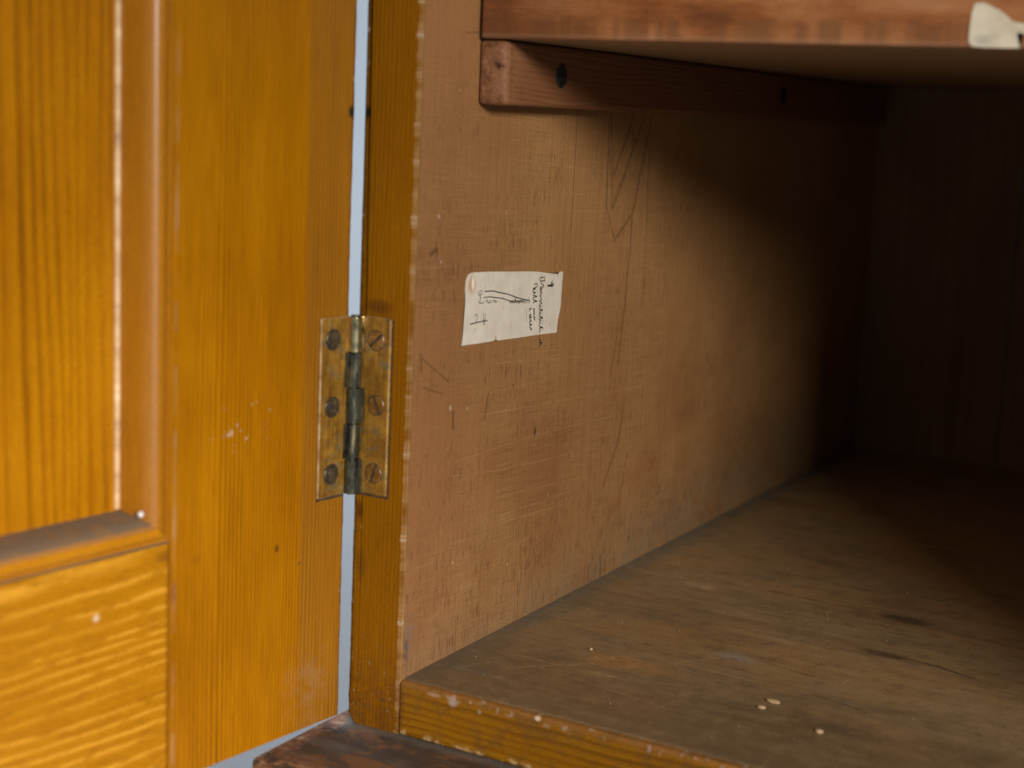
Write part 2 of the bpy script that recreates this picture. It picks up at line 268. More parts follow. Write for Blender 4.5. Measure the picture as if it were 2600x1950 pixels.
def m_shelf(n, col):
    # only the front edge is stained and rubbed; the rest of the board is bare
    front = n.step(n.y, 38.5, 36.6)
    b = n.noise(n.vec(n.mul(n.x, 0.028), 2.0, n.mul(n.z, 0.09)), 1.0, 4.0, 0.6)
    fc = n.ramp(b, [(0.28, (0.14, 0.043, 0.011)), (0.42, (0.26, 0.088, 0.023)), (0.56, (0.34, 0.138, 0.046)), (0.74, (0.44, 0.21, 0.10))])
    fc = n.mix(n.mul(n.step(n.x, 60, 8), 0.75), fc, n.ramp(n.add(n.mul(b, 0.6), n.mul(n.f1, 0.5)), [(0.35, (0.035, 0.012, 0.005)), (0.6, (0.16, 0.045, 0.011)), (0.8, (0.34, 0.12, 0.03))]))
    ban = n.mul(n.step(n.add(n.z, n.mul(n.add(n.noise(n.vec(n.mul(n.x, 0.07), 0.0), 1.0, 2.0), -0.5), 7)), 237.5, 235), n.step(n.noise(n.vec(n.mul(n.x, 0.09), 5.0), 1.0, 3.0), 0.40, 0.56)); fc = n.mix(n.mul(ban, 0.55), fc, (0.12, 0.045, 0.016))
    fc = n.mix(n.mul(n.step(n.z, 231.3, 229.2), 0.35), fc, (0.40, 0.22, 0.12))
    bare = n.mix(0.6, col, (0.24, 0.145, 0.065))
    ln = n.noise(n.vec(n.mul(n.x, 0.012), n.mul(n.y, 0.5)), 1.0, 3.0, 0.7); bare = n.mix(n.mul(n.step(ln, 0.6, 0.7), 0.4), bare, (0.42, 0.29, 0.15))
    return n.mix(front, bare, fc)

def m_batten(n, col):
    w = n.noise(n.pos, 0.16, 4.0, 0.65)
    end = n.step(n.y, 39.5, 38.0); nib = n.step(n.y, 62, 40)
    col = n.mix(n.mul(n.mul(nib, n.step(w, 0.3, 0.6)), 0.5), col, (0.30, 0.13, 0.055))
    ec = n.ramp(n.noise(n.pos, 0.30, 4.0, 0.7), [(0.32, (0.045, 0.016, 0.007)), (0.42, (0.19, 0.08, 0.036)), (0.6, (0.28, 0.125, 0.06)), (0.75, (0.38, 0.21, 0.12))])
    col = n.mix(end, col, ec)
    ring = n.m_('ABSOLUTE', n.add(n.x, -0.3)); col = n.mix(n.mul(n.mul(end, n.step(ring, 0.9, 0.2)), 0.8), col, (0.03, 0.012, 0.006))
    n.h = n.add(n.h, n.mul(n.mul(end, w), 3.0))
    return col

def m_ledge(n, col):
    a = n.noise(n.vec(n.mul(n.x, 0.05), n.mul(n.y, 0.08), n.mul(n.z, 0.08)), 1.0, 5.0, 0.65)
    col = n.mix(n.step(a, 0.50, 0.62), col, (0.17, 0.072, 0.022))
    gw = n.noise(n.vec(n.mul(n.x, 0.03), n.mul(n.y, 0.12), 4.0), 1.0, 4.0, 0.6); col = n.mix(n.mul(n.step(gw, 0.5, 0.7), 0.5), col, (0.14, 0.115, 0.09))
    seam = n.mul(n.step(n.add(n.y, n.mul(n.add(n.noise(n.pos, 0.2, 3.0), -0.5), 6)), -7, -1), 0.6); col = n.mix(seam, col, (0.13, 0.125, 0.11))
    # finish rubbed through at the rounded edge
    ed = n.m_('MAXIMUM', n.step(n.add(n.y, n.mul(n.add(a, -0.5), 40)), -34, -43), n.step(n.add(n.x, n.mul(n.add(a, -0.5), 22)), -20, -26))
    ed = n.mul(ed, n.step(n.noise(n.pos, 0.13, 4.0, 0.7), 0.36, 0.52)); col = n.mix(n.mul(ed, 0.9), col, n.ramp(n.noise(n.pos, 0.2, 3.0, 0.6), [(0.35, (0.20, 0.075, 0.03)), (0.55, (0.34, 0.16, 0.085)), (0.7, (0.62, 0.45, 0.26))]))
    n.rough = n.step(a, 0.3, 0.7, 0.50, 0.72)
    return col

OR = dict(light=(0.46, 0.190, 0.002), mid=(0.325, 0.116, 0.0), dark=(0.13, 0.038, 0.0))
MAT = {}
MAT['door_stile'] = wood('varnished_door_stile', 'z', 'x', **OR, ring=1.7, ringc=0.62, warp=2.2, wscale=(0.03, 0.002), fib=0.52, fscale=1.0, blotch=0.42, rough=0.38, coat=0.06, spec=0.25, marks=m_door_stile, bump=0.15)
MAT['door_panel'] = wood('varnished_door_panel', 'z', 'x', **OR, ring=4.2, ringc=0.5, warp=5.0, wscale=(0.012, 0.003), fib=0.5, blotch=0.35, rough=0.36, coat=0.06, spec=0.25, bump=0.15, offset=37)
MAT['door_rail'] = wood('varnished_door_rail', 'x', 'z', light=(0.45, 0.190, 0.004), mid=(0.31, 0.113, 0.0), dark=(0.16, 0.048, 0.0), ring=4.4, ringc=-0.05, warp=7.5, wscale=(0.020, 0.009), fib=0.34, blotch=0.3, rough=0.36, coat=0.06, spec=0.25, marks=m_door_rail, bump=0.5, bdist=0.0005)
MAT['door_mould'] = wood('varnished_moulding', 'z', 'x', light=(0.43, 0.175, 0.008), mid=(0.31, 0.11, 0.002), dark=(0.14, 0.042, 0.0015), ring=5, ringc=0.2, fib=0.35, blotch=0.35, rough=0.30, coat=0.45, bump=0.12)
def m_dust(n, col):
    g = n.t.nodes.new('ShaderNodeNewGeometry'); sp = n.t.nodes.new('ShaderNodeSeparateXYZ'); n.l(g.outputs['True Normal'], sp.inputs[0])
    d = n.mul(n.step(sp.outputs[2], 0.42, 0.70), n.step(n.noise(n.pos, 0.15, 3.0, 0.6), 0.2, 0.6, 0.75, 1.0))
    n.rough = n.add(n.mul(d, 0.5), 0.3)
    return n.mix(n.mul(d, 0.93), col, (0.125, 0.088, 0.055))
MAT['door_mould_x'] = wood('varnished_cross_moulding', 'x', 'z', light=(0.50, 0.205, 0.008), mid=(0.37, 0.132, 0.002), dark=(0.16, 0.048, 0.0015), ring=5, ringc=0.2, fib=0.35, blotch=0.35, rough=0.30, coat=0.0, bump=0.12, marks=m_dust)
MAT['stile'] = wood('varnished_cupboard_stile', 'z', 'x', light=(0.32, 0.132, 0.002), mid=(0.215, 0.078, 0.0), dark=(0.10, 0.031, 0.0), ring=1.6, ringc=0.50, warp=2.0, wscale=(0.02, 0.003), fib=0.48, blotch=0.4, rough=0.36, coat=0.08, spec=0.25, marks=m_cab_stile, bump=0.15, offset=11)
MAT['rail'] = wood('varnished_front_rail', 'x', 'z', light=(0.35, 0.16, 0.006), mid=(0.215, 0.086, 0.002), dark=(0.075, 0.024, 0.001), ring=3.0, ringc=0.62, warp=4.0, wscale=(0.02, 0.010), fib=0.30, blotch=0.3, rough=0.34, coat=0.12, spec=0.3, marks=m_front_rail, bump=0.3, offset=5)
WL = dict(light=(0.435, 0.230, 0.085), mid=(0.33, 0.156, 0.053), dark=(0.18, 0.072, 0.022))
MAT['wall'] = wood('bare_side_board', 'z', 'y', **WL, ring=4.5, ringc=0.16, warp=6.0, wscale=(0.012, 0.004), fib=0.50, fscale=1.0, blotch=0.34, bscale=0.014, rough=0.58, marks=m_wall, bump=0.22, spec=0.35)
MAT['board'] = wood('bare_board', 'z', 'x', **WL, ring=6, ringc=0.2, fib=0.3, blotch=0.4, rough=0.6, spec=0.3)
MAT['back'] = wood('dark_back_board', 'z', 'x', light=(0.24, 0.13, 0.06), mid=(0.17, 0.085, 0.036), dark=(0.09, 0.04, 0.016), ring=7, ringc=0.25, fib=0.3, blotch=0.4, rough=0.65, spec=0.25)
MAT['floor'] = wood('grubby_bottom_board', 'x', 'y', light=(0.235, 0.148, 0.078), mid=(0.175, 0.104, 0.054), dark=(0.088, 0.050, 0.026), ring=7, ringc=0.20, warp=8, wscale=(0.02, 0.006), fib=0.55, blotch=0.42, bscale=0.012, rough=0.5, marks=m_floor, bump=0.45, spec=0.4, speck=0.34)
MAT['shelf'] = wood('shelf_board', 'x', 'y', light=(0.40, 0.245, 0.115), mid=(0.30, 0.175, 0.08), dark=(0.17, 0.088, 0.036), ring=6, ringc=0.2, fib=0.35, blotch=0.3, rough=0.5, marks=m_shelf, spec=0.4, bump=0.35)
MAT['batten'] = wood('red_brown_batten', 'y', 'z', light=(0.26, 0.115, 0.05), mid=(0.185, 0.072, 0.028), dark=(0.075, 0.026, 0.010), ring=2.3, ringc=0.55, warp=7.0, wscale=(0.03, 0.010), fib=0.3, blotch=0.25, rough=0.6, marks=m_batten, spec=0.2)
MAT['ledge'] = wood('dark_stained_base', 'x', 'y', light=(0.075, 0.05, 0.032), mid=(0.048, 0.032, 0.022), dark=(0.022, 0.014, 0.010), ring=6, ringc=0.2, fib=0.4, blotch=0.4, rough=0.4, marks=m_ledge, bump=0.3)

def simple(name, fn): n = Nodes(name); return fn(n)
def f_strip(n):
    k = n.noise(n.vec(0.0, 0.0, n.mul(n.z, 0.075)), 1.0, 3.0, 0.65); k2 = n.noise(n.pos, 0.5, 2.0)
    c = n.ramp(k, [(0.33, (0.30, 0.165, 0.075)), (0.47, (0.58, 0.34, 0.15)), (0.58, (0.74, 0.50, 0.25)), (0.68, (0.95, 0.76, 0.45))])
    return n.out(n.mix(n.mul(k2, 0.3), c, (0.4, 0.26, 0.14)), 0.45)
MAT['strip'] = simple('bare_shrinkage_strip', f_strip)
def f_leaf(n):
    w = n.noise(n.pos, 0.10, 4.0, 0.6); s_ = n.noise(n.vec(n.mul(n.x, 1.2), n.mul(n.y, 1.2), n.mul(n.z, 0.06)), 1.0, 3.0)
    c = n.ramp(n.add(n.mul(w, 0.6), n.mul(s_, 0.4)), [(0.32, (0.12, 0.050, 0.006)), (0.46, (0.25, 0.115, 0.010)), (0.58, (0.36, 0.185, 0.022)), (0.7, (0.46, 0.28, 0.07))])
    g = n.step(n.noise(n.pos, 0.16, 4.0, 0.7), 0.53, 0.66); c = n.mix(n.mul(g, 0.7), c, (0.13, 0.125, 0.07))
    c = n.mix(n.mul(n.step(n.noise(n.pos, 0.45, 4.0, 0.75), 0.48, 0.66), 0.65), c, (0.10, 0.052, 0.012))
    n.bump(n.noise(n.pos, 0.5, 3.0), 0.35, 0.0003)
    return n.out(c, n.step(w, 0.3, 0.7, 0.40, 0.62), 0.25, 0.1)
MAT['leaf_edge'] = simple('rubbed_lit_brass_edge', lambda n: n.out(n.ramp(n.noise(n.pos, 0.2, 3.0, 0.6), [(0.4, (0.26, 0.13, 0.03)), (0.65, (0.46, 0.30, 0.13))]), 0.4, 0.2))  # pale rim: rubbed brass plus the light on the edge, in the colour
MAT['varnished_screw'] = simple('varnished_screw', lambda n: n.out(n.ramp(n.noise(n.pos, 0.3, 3.0, 0.6), [(0.4, (0.16, 0.068, 0.008)), (0.65, (0.30, 0.16, 0.045))]), 0.35, 0.2))
MAT['grime_shade'] = simple('dark_grime_shade', lambda n: n.out(n.ramp(n.noise(n.pos, 0.4, 3.0, 0.6), [(0.35, (0.018, 0.012, 0.007)), (0.65, (0.07, 0.045, 0.02))]), 0.7))  # grime round the screws; also paints the shadow lines at the leaves
MAT['leaf'] = simple('varnished_brass_leaf', f_leaf)
def f_knuckle(n):
    w = n.noise(n.vec(n.mul(n.x, 0.35), n.mul(n.y, 0.35), n.mul(n.z, 0.13)), 1.0, 3.0, 0.6)
    c = n.ramp(w, [(0.34, (0.030, 0.030, 0.022)), (0.50, (0.085, 0.085, 0.060)), (0.60, (0.15, 0.13, 0.07)), (0.72, (0.30, 0.22, 0.11))])
    n.bump(n.noise(n.pos, 0.4, 2.0, 0.6), 0.25, 0.0003)
    return n.out(c, n.step(w, 0.3, 0.7, 0.22, 0.42), 0.75)
MAT['knuckle'] = simple('tarnished_brass', f_knuckle)
MAT['knuckle_bright'] = simple('highlight_brass', lambda n: n.out(n.ramp(n.noise(n.pos, 0.2, 3.0, 0.6), [(0.36, (0.22, 0.20, 0.11)), (0.5, (0.60, 0.50, 0.26)), (0.7, (0.85, 0.72, 0.42))]), 0.17, 1.0))  # brighter, smoother brass copy that gives the top knuckle its highlight
def f_screw(n):
    w = n.noise(n.pos, 0.5, 3.0, 0.7); c = n.ramp(w, [(0.35, (0.035, 0.025, 0.015)), (0.55, (0.085, 0.06, 0.032)), (0.72, (0.18, 0.12, 0.055))])
    n.bump(w, 0.4, 0.0003); return n.out(c, 0.42, 0.35)
MAT['screw'] = simple('dull_screw', f_screw)
def f_iron(n):
    w = n.noise(n.pos, 0.5, 3.0, 0.7); return n.out(n.ramp(w, [(0.35, (0.018, 0.020, 0.024)), (0.7, (0.07, 0.075, 0.085))]), 0.38, 0.5)
MAT['iron'] = simple('blackened_iron', f_iron)
def f_paper(n):
    p = n.vec(n.y, n.z); w = n.noise(n.pos, 0.11, 4.0, 0.6); f = n.noise(n.pos, 2.2, 3.0, 0.7)
    c = n.ramp(w, [(0.3, (0.66, 0.575, 0.44)), (0.55, (0.745, 0.66, 0.53)), (0.75, (0.78, 0.705, 0.585))])
    c = n.mix(n.mul(n.step(f, 0.5, 0.75), 0.25), c, (0.42, 0.36, 0.27))
    fox = n.step(n.noise(n.pos, 0.42, 2.0, 0.5), 0.66, 0.74); c = n.mix(n.mul(fox, 0.4), c, (0.55, 0.30, 0.13))
    t = n.spot(p, (39.6, 140.6), 3.6, 5.0, 0.25); c = n.mix(n.mul(t, 0.8), c, (0.50, 0.24, 0.075))
    t = n.spot(p, (40.2, 140.8), 1.5, 3.6, 0.3); c = n.mix(n.mul(t, 0.95), c, (0.95, 0.84, 0.68))
    for q, r in [((58.6, 118.8), 1.4), ((106.5, 140.0), 1.2)]: c = n.mix(n.mul(n.spot(p, q, r, r, 0.2), 0.6), c, (0.45, 0.25, 0.10))
    n.bump(w, 0.25, 0.0006); return n.out(c, 0.85, spec=0.2)
MAT['paper'] = simple('old_paper', f_paper)
def f_scrap(n):
    w = n.noise(n.pos, 0.16, 4.0, 0.6); c = n.ramp(w, [(0.3, (0.50, 0.43, 0.30)), (0.6, (0.66, 0.59, 0.44))])
    p = n.vec(n.x, n.z); c = n.mix(n.mul(n.spot(p, (178, 231), 4.5, 2.6, 0.1), 0.6), c, (0.36, 0.34, 0.29))
    n.bump(w, 0.3, 0.0008); return n.out(c, 0.85, spec=0.2)
MAT['scrap'] = simple('torn_paper', f_scrap)
def flat(name, c, r=0.7):
    def f(n): k = n.noise(n.pos, 1.5, 2.0); return n.out(n.mix(n.mul(k, 0.4), c, tuple(min(1, v * 1.6 + 0.01) for v in c)), r)
    return simple(name, f)
MAT['ink'] = flat('black_ink', (0.012, 0.012, 0.014)); MAT['pencil'] = flat('dark_pencil', (0.075, 0.07, 0.062)); MAT['faint'] = flat('faint_pencil', (0.24, 0.22, 0.18))
MAT['crumb'] = flat('pale_crumb', (0.50, 0.35, 0.19)); MAT['grit'] = flat('dust', (0.25, 0.18, 0.115))
def f_bd(n):
    w = n.noise(n.pos, 0.004, 3.0); return n.out(n.ramp(w, [(0.3, (0.43, 0.46, 0.485)), (0.7, (0.46, 0.49, 0.515))]), 0.9, spec=0.1)
MAT['backdrop'] = simple('pale_grey_backdrop', f_bd)

# ------------------------------------------------------------------ mesh helpers
def tag(o, label, cat=None, kind=None, group=None):
    o['label'] = label
    if cat: o['category'] = cat
    if kind: o['kind'] = kind
    if group: o['group'] = group
    return o
def empty(name, loc=(0, 0, 0), rz=0.0, parent=None):
    o = bpy.data.objects.new(name, None); sc.collection.objects.link(o); o.location = loc; o.rotation_euler = (0, 0, rz); o.empty_display_size = 0.02
    if parent: adopt(o, parent)
    return o
def adopt(o, parent):
    bpy.context.view_layer.update()
    o.parent = parent; o.matrix_parent_inverse = parent.matrix_world.inverted()
def build(name, bm, mats, parent=None, smooth=False, local=False, flat_axis=True):
    bmesh.ops.recalc_face_normals(bm, faces=bm.faces)
    me = bpy.data.meshes.new(name); bm.to_mesh(me); bm.free()
    for m in (mats if isinstance(mats, (list, tuple)) else [mats]): me.materials.append(m)
    if smooth:
        me.set_sharp_from_angle(angle=R(40))
        for p in me.polygons: p.use_smooth = not (flat_axis and max(abs(c) for c in p.normal) > 0.9995)
    o = bpy.data.objects.new(name, me); sc.collection.objects.link(o)
    if parent:
        if local: o.parent = parent
        else: adopt(o, parent)
    return o
def bx(bm, x0, x1, y0, y1, z0, z1, bev=0.0, seg=2):
    r = bmesh.ops.create_cube(bm, size=1.0); vs = r['verts']
    for v in vs: v.co = Vector(((x0+x1)/2 + v.co.x*(x1-x0), (y0+y1)/2 + v.co.y*(y1-y0), (z0+z1)/2 + v.co.z*(z1-z0)))
    if bev:
        es = list({e for v in vs for e in v.link_edges}); bmesh.ops.bevel(bm, geom=es, offset=bev, segments=seg, affect='EDGES', profile=0.5)
def box(name, dims, mat, parent=None, bev=0.0008, local=False, seg=2):
    bm = bmesh.new(); bx(bm, *[d/1000 for d in dims], bev=bev, seg=seg); return build(name, bm, mat, parent, True, local)
def prism(bm, pts, axis, a, b):                    # polygon pts (two coords, mm) extruded along axis from a to b (mm)
    def co(p, t): return Vector({'x': (t, p[0], p[1]), 'y': (p[0], t, p[1]), 'z': (p[0], p[1], t)}[axis]) / 1000
    va = [bm.verts.new(co(p, a)) for p in pts]; vb = [bm.verts.new(co(p, b)) for p in pts]
    f1 = bm.faces.new(va); f2 = bm.faces.new(vb[::-1]); n = len(pts)
    for i in range(n): bm.faces.new((va[i], vb[i], vb[(i+1) % n], va[(i+1) % n]))
    bmesh.ops.triangulate(bm, faces=[f1, f2]); return va, vb
def cyl(bm, c, axis, r, h, seg=24, r2=None, rings=1):
    d = Vector(axis).normalized(); q = d.to_track_quat('Z', 'Y').to_matrix().to_4x4()
    bmesh.ops.create_cone(bm, cap_ends=True, segments=seg, radius1=r, radius2=r if r2 is None else r2, depth=h, matrix=Matrix.Translation(Vector(c)) @ q)
def ragged(a, b, step, amp, seed, const, horizontal=False):   # a worn edge running from a to b at coordinate const
    k = max(2, int(abs(b - a) / step)); out = []
    for i in range(k + 1):
        t = a + (b - a) * i / k; j = amp * (mnoise.noise((t * 0.23, seed, 0)) + 0.7 * mnoise.noise((t * 0.07, seed + 9, 0))) if 0 < i < k else 0
        out.append((const + j, t) if not horizontal else (t, const + j))
    return out

# ------------------------------------------------------------------ the setting: a seamless studio backdrop
FLOOR = -112.0
bm = bmesh.new(); prof = [(-1600, FLOOR), (900, FLOOR)] + [(900 + 500 * math.sin(R(a)), FLOOR + 500 - 500 * math.cos(R(a))) for a in range(10, 91, 10)] + [(1400, 2200)]
rows = [[bm.verts.new((x / 1000, y / 1000, z / 1000)) for y, z in prof] for x in (-4500, 3000)]
for i in range(len(prof) - 1): bm.faces.new((rows[0][i], rows[0][i+1], rows[1][i+1], rows[1][i]))
bd = build('backdrop', bm, MAT['backdrop'], None, True, flat_axis=False); tag(bd, 'pale blue grey seamless studio backdrop behind the cupboard', 'backdrop', 'structure')

# ------------------------------------------------------------------ the cupboard
W, D, H, ST = 334.0, 528.0, 505.0, 21.7
cup = empty('cupboard', (W / 2000, D / 2000, FLOOR / 1000))
tag(cup, 'small old pine cupboard with its varnished door swung open', 'cupboard')

# left side: two bare boards, edged in front by the varnished stile
sp = empty('side_panel', (0, 0.264, 0), 0, cup); sp['label'] = 'bare brown side boards of the cupboard interior'
box('plank', (-ST + 0.4, 0, 1.6, 283.8, -20.4, H), MAT['wall'], sp, 0.0002)
box('plank', (-ST + 0.4, -0.25, 284.1, D + 12, -20.4, H), MAT['wall'], sp, 0.0005)
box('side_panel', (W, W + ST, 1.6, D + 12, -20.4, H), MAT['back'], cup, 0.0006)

bm = bmesh.new()
pts = ragged(-16.8, H, 2.2, 0.28, 3.1, -ST) + ragged(H, -20.4, 2.6, 0.14, 8.4, 0.0) + [(-17.6, -20.4), (-19.2, -19.9), (-20.6, -18.6)]
va, vb = prism(bm, pts, 'y', 0.0, 1.7)
es = [e for e in bm.edges if e.verts[0] in set(va) and e.verts[1] in set(va) and len(e.link_faces) == 2 and any(abs(f.normal.y) < 0.5 for f in e.link_faces)]
bmesh.ops.recalc_face_normals(bm, faces=bm.faces)
es = [e for e in bm.edges if e.verts[0].co.y < 1e-5 and e.verts[1].co.y < 1e-5 and e.calc_face_angle(0) > 1.0]
bmesh.ops.bevel(bm, geom=es, offset=0.00045, segments=2, affect='EDGES', clamp_overlap=True)
o = build('stile', bm, MAT['stile'], cup, True); o['label'] = 'varnished front stile with pale worn inner edge'
box('stile', (W, W + ST, 0, 1.5, -20.4, H), MAT['stile'], cup, 0.0004)
o = box('front_rail', (0.15, W - 0.15, -0.1, 4.0, -20.4, -0.25), MAT['rail'], cup, 0.0011, seg=3); o['label'] = 'varnished rail along the front of the cupboard floor'
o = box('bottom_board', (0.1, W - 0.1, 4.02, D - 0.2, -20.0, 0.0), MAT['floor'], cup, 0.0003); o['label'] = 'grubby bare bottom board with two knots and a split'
xs = [-3, 90, 178, 262, W + 3]
bp = empty('back_panel', (0.225, 0.534, 0), 0, cup)
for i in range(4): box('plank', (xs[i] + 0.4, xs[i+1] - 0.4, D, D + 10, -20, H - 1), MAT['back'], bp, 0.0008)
box('top_board', (-ST, W + ST, 0, D + 12, H + 0.1, H + 20), MAT['board'], cup, 0.001)

# base: a dark moulded board standing proud all round, and the plinth under it
bm = bmesh.new()
def rr(x0, x1, y0, y1, r, k=8):
    out = []
    for cx, cy, a0 in ((x0+r, y0+r, 180), (x1-r, y0+r, 270), (x1-r, y1-r, 0), (x0+r, y1-r, 90)):
        out += [(cx + r * math.cos(R(a0 + 90*i/k)), cy + r * math.sin(R(a0 + 90*i/k))) for i in range(k+1)]
    return out
va, vb = prism(bm, rr(-28.4, W + 28.4, -53, D + 14, 9), 'z', -38.5, -20.5)
bmesh.ops.recalc_face_normals(bm, faces=bm.faces)
es = [e for e in bm.edges if e.calc_face_angle(0) > 1.0]
bmesh.ops.bevel(bm, geom=es, offset=0.0045, segments=4, affect='EDGES', profile=0.5, clamp_overlap=True)
o = build('base_moulding', bm, MAT['ledge'], cup, True); o['label'] = 'dark worn base ledge with rubbed rounded corner'
box('plinth', (-20, W + 20, -40, D + 10, FLOOR, -38.6), MAT['ledge'], cup, 0.001)

# shelf battens, screwed to the sides
def screw_bm(bm, c, nrm, r, slot_ang, slot=0.17, rim=True):
    """countersunk head: a disc cut by a slot, facing along nrm"""
    nrm = Vector(nrm).normalized(); q = nrm.to_track_quat('Z', 'Y').to_matrix()
    rot = Matrix.Rotation(slot_ang, 3, 'Z')
    cyl(bm, Vector(c) - nrm * 0.00012, nrm, r * 0.99, 0.00034); base = set(bm.faces)
    for sgn in (-1, 1):
        a0 = math.asin(slot); ring = [(math.cos(a0 + (math.pi - 2*a0) * i / 14), math.sin(a0 + (math.pi - 2*a0) * i / 14)) for i in range(15)]
        lo = [bm.verts.new(Vector(c) + q @ (rot @ Vector((x * r, sgn * y * r, 0.00004)))) for x, y in ring]
        up = [bm.verts.new(Vector(c) + q @ (rot @ Vector((x * r * 0.93, sgn * y * r * 0.93, 0.00026)))) for x, y in ring]
        bm.faces.new(lo); bm.faces.new(up[::-1])
        for i in range(15): j = (i + 1) % 15; bm.faces.new((lo[i], lo[j], up[j], up[i]))
    bm.faces.ensure_lookup_table()
    for f in bm.faces: f.material_index = 1 if f in base else 0
    if rim:
        k = len(bm.faces); cyl(bm, Vector(c) - nrm * 0.00014, nrm, r * 1.1, 0.00034); bm.faces.ensure_lookup_table()
        for f in bm.faces[k:]: f.material_index = 1
def batten(x0, x1, face, lab):
    bm = bmesh.new(); bx(bm, x0/1000, x1/1000, 0.038, 0.5, 0.2055, 0.2284, bev=0.0022, seg=4)
    for v in bm.verts:                                           # knocked corner and ragged end grain
        if v.co.y < 0.0395: v.co.y += 0.0006 * mnoise.noise(v.co * 400)
    o = build('shelf_batten', bm, MAT['batten'], cup, True)
    if lab: o['label'] = lab
    for y, a in ((0.0790, 0.95), (0.319, 0.3)):
        b = bmesh.new(); screw_bm(b, (face / 1000, y, 0.2176), (1 if face < 100 else -1, 0, 0), 0.0043, a)
        build('screw', b, [MAT['iron'], MAT['grime_shade']], o)
batten(0.02, 12.0, 12.0, 'red brown batten screwed to the side under the shelf')
batten(W - 12, W - 0.02, W - 12, None)

# ------------------------------------------------------------------ the door, hung on the left and swung out past square
DA = 6.8
door = empty('door', (-0.0233, -0.0045, 0), R(-(90 + DA)), cup)
door['label'] = 'orange varnished panelled pine door'
def dpart(name, bm, mat, lab=None, smooth=True):
    o = build(name, bm, mat, None, smooth); o.parent = door
    if lab: o['label'] = lab
    return o
DW, DB, DT, SW, TH = 377.0, -16.9, 520.0, 81.0, 20.0
RB, RT = 64.0, DT - 80.0
bm = bmesh.new()
prism(bm, ragged(DB, DT, 2.4, 0.26, 5.5, 0.15) + [(SW, DT), (SW, DB)], 'y', -TH, 0.0)
bmesh.ops.recalc_face_normals(bm, faces=bm.faces)
es = [e for e in bm.edges if e.calc_face_angle(0) > 1.0 and abs(e.verts[0].co.y) < 1e-6 and abs(e.verts[1].co.y) < 1e-6]
bmesh.ops.bevel(bm, geom=es, offset=0.0006, segments=2, affect='EDGES', clamp_overlap=True)
dpart('stile', bm, MAT['door_stile'])
def dbox(name, dims, mat, bev=0.0006, lab=None):
    bm = bmesh.new(); bx(bm, *[d/1000 for d in dims], bev=bev); return dpart(name, bm, mat, lab)
dbox('stile', (DW - SW, DW, -TH, 0, DB, DT), MAT['door_stile'])
dbox('rail', (SW + 0.1, DW - SW - 0.1, -TH, -0.15, DB, RB), MAT['door_rail'], lab='bottom rail of the door with bold rippled grain')
dbox('rail', (SW + 0.1, DW - SW - 0.1, -TH, -0.15, RT, DT), MAT['door_rail'])
dbox('panel', (SW + 8, DW - SW - 8, -TH + 1, -12.2, RB + 6, RT - 6), MAT['door_panel'])
PROF = [(0, -0.15), (0.5, -1.3), (1.2, -1.3), (1.7, -0.3), (2.8, 0.35), (4.2, 0.5), (5.6, 0.2), (6.8, -0.6), (7.8, -1.8), (8.5, -3.2), (9.1, -4.6), (10.4, -12.4), (10.4, -17), (0, -17)]
def moulding(kind):
    bm = bmesh.new(); ends = []
    x0, x1, z0, z1 = SW, DW - SW, RB, RT
    for end in (0, 1):
        row = []
        for s_, w_ in PROF:
            if kind == 'L': c = (x0 + s_, w_, (z0 + s_) if not end else (z1 - s_))
            elif kind == 'R': c = (x1 - s_, w_, (z0 + s_) if not end else (z1 - s_))
            elif kind == 'B': c = ((x0 + s_) if not end else (x1 - s_), w_, z0 + s_)
            else: c = ((x0 + s_) if not end else (x1 - s_), w_, z1 - s_)
            row.append(bm.verts.new(Vector(c) / 1000))
        ends.append(row)
    n = len(PROF)
    for i in range(n): bm.faces.new((ends[0][i], ends[0][(i+1) % n], ends[1][(i+1) % n], ends[1][i]))
    bm.faces.new(ends[0]); bm.faces.new(ends[1][::-1])
    return dpart('moulding', bm, MAT['door_mould' if kind in 'LR' else 'door_mould_x'])
for k in 'LBRT': moulding(k)
bm = bmesh.new(); prism(bm, [p for p in [(91.2, -12.4), (91.4, -11.6), (92.2, -11.2), (93.1, -11.6), (93.4, -12.4)]], 'z', RB + 11, RT - 11)
dpart('bare_strip', bm, MAT['strip'], 'pale unvarnished strip where the panel has shrunk')
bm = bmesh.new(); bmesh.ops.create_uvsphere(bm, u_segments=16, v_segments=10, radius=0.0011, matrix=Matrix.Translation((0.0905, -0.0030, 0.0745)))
MAT['drop'] = simple('varnish_drop_glint', lambda n: n.out((0.62, 0.58, 0.56), 0.12, 0.0, 1.0, 0.05))  # highlight on the drop painted as a white base colour
dpart('varnish_drop_glint', bm, MAT['drop'])

# ------------------------------------------------------------------ the hinge
hg = empty('hinge', (-0.0213, -0.0031, 0.0985), 0, cup); hg['label'] = 'old butt hinge with varnished leaves and tarnished barrel'
z0, z1 = 66.6, 130.6
def leafplate(bm, x0, x1, y0, y1):
    bx(bm, x0/1000, x1/1000, y0/1000, y1/1000, z0/1000, z1/1000, bev=0.0005, seg=1)
    bmesh.ops.recalc_face_normals(bm, faces=bm.faces)
    for f in bm.faces: f.material_index = 0 if max(abs(c) for c in f.normal) > 0.9 else 1
bm = bmesh.new(); leafplate(bm, -20.6, -7.7, -1.0, 0.2); build('leaf', bm, [MAT['leaf'], MAT['leaf']], hg)
DM = Matrix.Translation((-0.0233, -0.0045, 0)) @ Matrix.Rotation(R(-(90 + DA)), 4, 'Z')
bm = bmesh.new(); leafplate(bm, 0.3, 14.6, -0.2, 0.9); bm.transform(DM); build('leaf', bm, [MAT['leaf'], MAT['leaf_edge']], hg)
